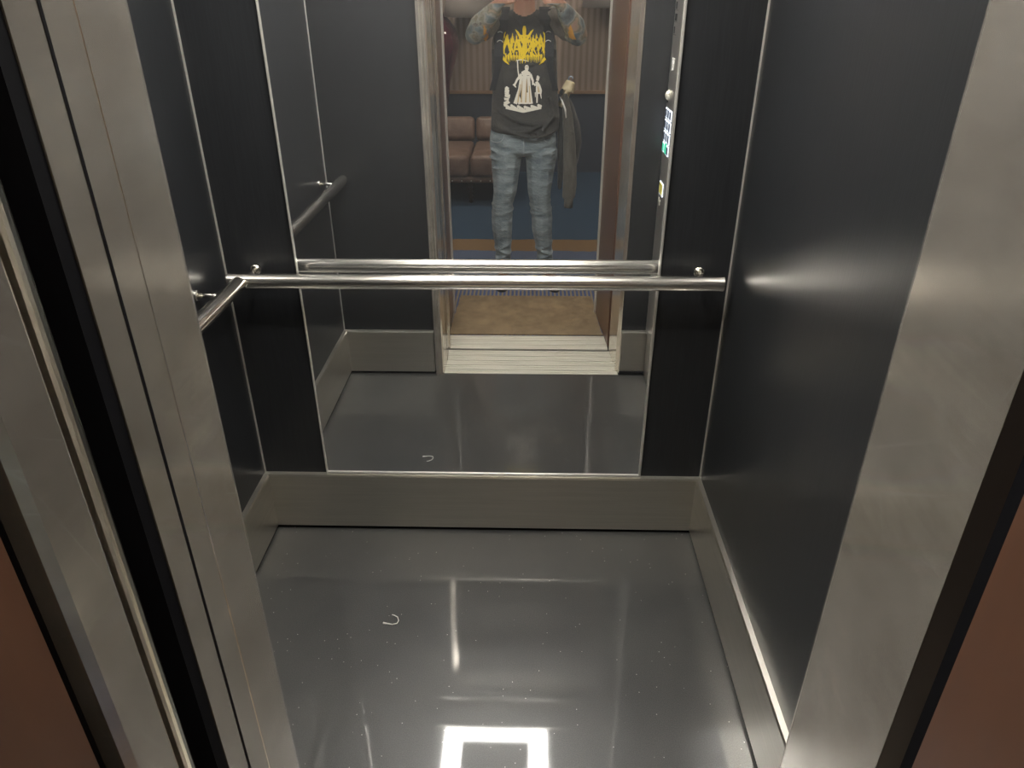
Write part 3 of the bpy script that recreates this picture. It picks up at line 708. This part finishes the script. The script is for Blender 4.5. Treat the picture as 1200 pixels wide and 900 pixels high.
# orange ink patch on the inside of each upper arm
bpy.context.view_layer.update()
bvb = BVHTree.FromObject(person, bpy.context.evaluated_depsgraph_get())
for sx, pts in ((-1, [(-.238, 1.452), (-.226, 1.437), (-.220, 1.415), (-.224, 1.390), (-.240, 1.370), (-.246, 1.385), (-.243, 1.41), (-.240, 1.43)]),
                (1, [(.188, 1.455), (.200, 1.43), (.212, 1.40), (.222, 1.385), (.205, 1.383), (.186, 1.395), (.178, 1.42), (.180, 1.44)])):
    bm = MB()
    cx = sum(p[0] for p in pts) / len(pts); cz = sum(p[1] for p in pts) / len(pts)
    def pj(x, z):
        hh = bvb.ray_cast(Vector((x, .2, z)), Vector((0, -1, 0))); hs = bvh.ray_cast(Vector((x, .2, z)), Vector((0, -1, 0)))
        y_ = max([q[0].y for q in (hh, hs) if q[0] is not None] or [-.3])
        return Vector((x, y_ + .002, z))
    rings = []
    for t in (1, .66, .33): rings.append([bm.bm.verts.new(pj(cx + (x - cx) * t, cz + (z - cz) * t)) for x, z in pts])
    cc = bm.bm.verts.new(pj(cx, cz)); n = len(pts)
    for a, b_ in zip(rings, rings[1:]):
        for i in range(n): bm.bm.faces.new((a[i], a[(i + 1) % n], b_[(i + 1) % n], b_[i]))
    for i in range(n): bm.bm.faces.new((rings[-1][i], rings[-1][(i + 1) % n], cc))
    q = bm.build('arm_tattoo', M['orange_ink'], person, smooth=True); q['label'] = 'orange tattoo patch on the upper arm'

# ------------------------------------------------------------------ backpack worn by the person
r = empty('backpack', (-.04, -.58, 1.2), 'black backpack on the person, its straps and chest strap over the t-shirt', 'backpack')
o = MB().chain([(-.04, -.61, 1.02, .14, .085, .08), (-.04, -.61, 1.38, .13, .08, .08)]).build('pack', M['strap'], r); remesh(o, .01, 3)
for sx in (-1, 1):
    cx = -.041 + sx * .110
    pth = []
    for z in (1.13, 1.18, 1.24, 1.30, 1.36, 1.40, 1.44, 1.47):
        xx_ = -.041 + sx * (.118 if z > 1.3 else .118 + (1.3 - z) * .28)
        p = onshirt(xx_, z, .006); pth.append(p)
    top = pth[-1]
    pth += [Vector((top.x - sx * .004, -.375, 1.512)), Vector((top.x - sx * .006, -.42, 1.522)), Vector((top.x - sx * .008, -.48, 1.485)), Vector((top.x - sx * .012, -.54, 1.42))]
    bm = bmesh.new(); prev = None
    for i, p in enumerate(pth):
        w_ = .020 if p.z < 1.28 and i < 4 else .036
        row = [bm.verts.new(p + Vector((s_ * w_, off * 1 if i < 8 else 0, (off if i >= 8 else 0)))) for s_, off in ((-1, -.004), (-1, .006), (1, .006), (1, -.004))]
        if prev:
            for q in range(4): bm.faces.new((prev[q], prev[(q + 1) % 4], row[(q + 1) % 4], row[q]))
        else: bm.faces.new(row)
        prev = row
    bm.faces.new(prev[::-1])
    m_ = MB(); m_.bm.free(); m_.bm = bm; strap = m_.build('shoulder_strap', M['strap'], r)
    for zc in (1.405, 1.365):
        p = onshirt(-.041 + sx * .125, zc, .014)
        MB().tube([p + Vector((.014 * math.cos(t), 0, .011 * math.sin(t))) for t in [2 * math.pi * k / 14 for k in range(12)]], .0022, 6).build('buckle', M['steel_trim'], strap, smooth=True)

# ------------------------------------------------------------------ hoodie hanging from the bag
r = empty('hoodie', (.21, -.44, .48), 'grey hoodie hanging from the bag at the hip, one sleeve dangling', 'jacket')
o = MB()
o.chain([(.172, -.44, 1.10, .022, .03, .03), (.205, -.45, 1.02, .035, .04, .04), (.235, -.46, .92, .045, .045, .04), (.245, -.46, .84, .046, .045, .04), (.235, -.46, .74, .040, .04, .04), (.215, -.46, .66, .028, .035, .04)])
o.chain([(.165, -.44, 1.04, .02, .03, .03), (.170, -.45, .90, .022, .03, .03), (.172, -.45, .74, .018, .03, .03), (.170, -.45, .60, .014, .02, .03)])
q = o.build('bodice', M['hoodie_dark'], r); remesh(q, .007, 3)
o = MB()
o.chain([(.185, -.405, 1.08, .018, .02, .03), (.203, -.400, .98, .030, .026, .03), (.215, -.400, .86, .036, .028, .03), (.222, -.400, .74, .040, .030, .03), (.226, -.400, .62, .042, .032, .03), (.222, -.400, .545, .040, .030, .02)])
for zc in (.95, .82, .70, .60): o.chain([(.190, -.380, zc + .05, .005), (.215, -.370, zc, .006), (.240, -.378, zc - .05, .005)], 1, .5)
q = o.build('sleeve', M['hoodie'], r); remesh(q, .006, 3)
MB().tube([(.221, -.400, .540), (.222, -.400, .52), (.222, -.400, .484)], [.037, .035, .034], 28, flat=(1, .75)).build('cuff', M['hoodie'], q, smooth=True)
MB().tube([(.155, -.395, 1.09), (.168, -.372, 1.07), (.185, -.365, 1.03), (.192, -.368, .985)], [.003, .005, .005, .004], 8).build('drawstring', M['white'], r, smooth=True)

# ------------------------------------------------------------------ bottle at the hip
a = Vector((.166, -.425, 1.035)); d_ = Vector((.30, 0, 1)).normalized()
d_ = Vector((.34, 0, .94)).normalized()
r = empty('bottle', tuple(a), 'slim metallic bottle with flared cream cap sticking out above the hoodie', 'bottle')
MB().tube([a, a + d_ * .09, a + d_ * .105], [.022, .022, .016], 24).build('barrel', M['gold'], r, angle=40)
MB().tube([a + d_ * .090, a + d_ * .100, a + d_ * .135, a + d_ * .140], [.034, .033, .027, .020], 24).build('cap', M['cream'], r, angle=40)
MB().tube([a + d_ * .138 + Vector((.012 * math.cos(t), 0, .012 + .014 * math.sin(t))) for t in [2 * math.pi * k / 14 for k in range(13)]], .0035, 8).build('clip', M['blue_clip'], r, smooth=True)

# ------------------------------------------------------------------ camera and the phone behind it
cam = bpy.data.cameras.new('camera'); co = bpy.data.objects.new('camera', cam); C.objects.link(co); sc.camera = co
cam.sensor_width = 36; cam.lens = 36 * 853 / 1200; cam.clip_start = .004
rx = Vector((.9996899, -.00930628, .02309773)); fy = Vector((.02474586, .47497783, -.87964976)); uz = Vector((-.00278465, .87994855, .47506083))
# rows of the world-from-camera matrix
Rm = Matrix((rx, fy, uz))
co.matrix_world = Matrix.Translation((0, 0, 1.6)) @ Rm.to_4x4()

r = empty('phone', (-.01, -.018, 1.56), 'dark phone held up in both hands, in front of the face', 'phone')
RM = Rm.to_4x4()
def ph(mb, name, mat, par):
    bmesh.ops.transform(mb.bm, matrix=Matrix.Translation((0, 0, 1.6)) @ RM, verts=mb.bm.verts)
    return mb.build(name, mat, par, angle=40)
pb = ph(MB().box(-.092, .060, -.042, .030, .010, .018, .003), 'casing', M['phone'], r)
ph(MB().box(-.088, .056, -.038, .026, .0182, .0188), 'screen', M['black'], r)
ph(MB().box(-.020, .018, -.012, .019, .006, .0105, .002), 'camera_bump', M['phone'], r)

# ------------------------------------------------------------------ world and colour
w = bpy.data.worlds.new('w'); sc.world = w; w.use_nodes = True
w.node_tree.nodes['Background'].inputs[0].default_value = (.02, .02, .025, 1); w.node_tree.nodes['Background'].inputs[1].default_value = .2
sc.view_settings.view_transform = 'Standard'; sc.view_settings.look = 'None'; sc.view_settings.gamma = 1; sc.view_settings.exposure = 2.45
sc.view_settings.use_curve_mapping = False
sc.cycles.use_denoising = True
try:
    sc.cycles.denoiser = 'OPENIMAGEDENOISE'; sc.cycles.denoising_prefilter = 'ACCURATE'; sc.cycles.denoising_input_passes = 'RGB_ALBEDO_NORMAL'
except Exception:
    pass
sc.cycles.max_bounces = 12; sc.cycles.glossy_bounces = 10; sc.cycles.diffuse_bounces = 5
sc.cycles.blur_glossy = .5; sc.cycles.sample_clamp_indirect = 3
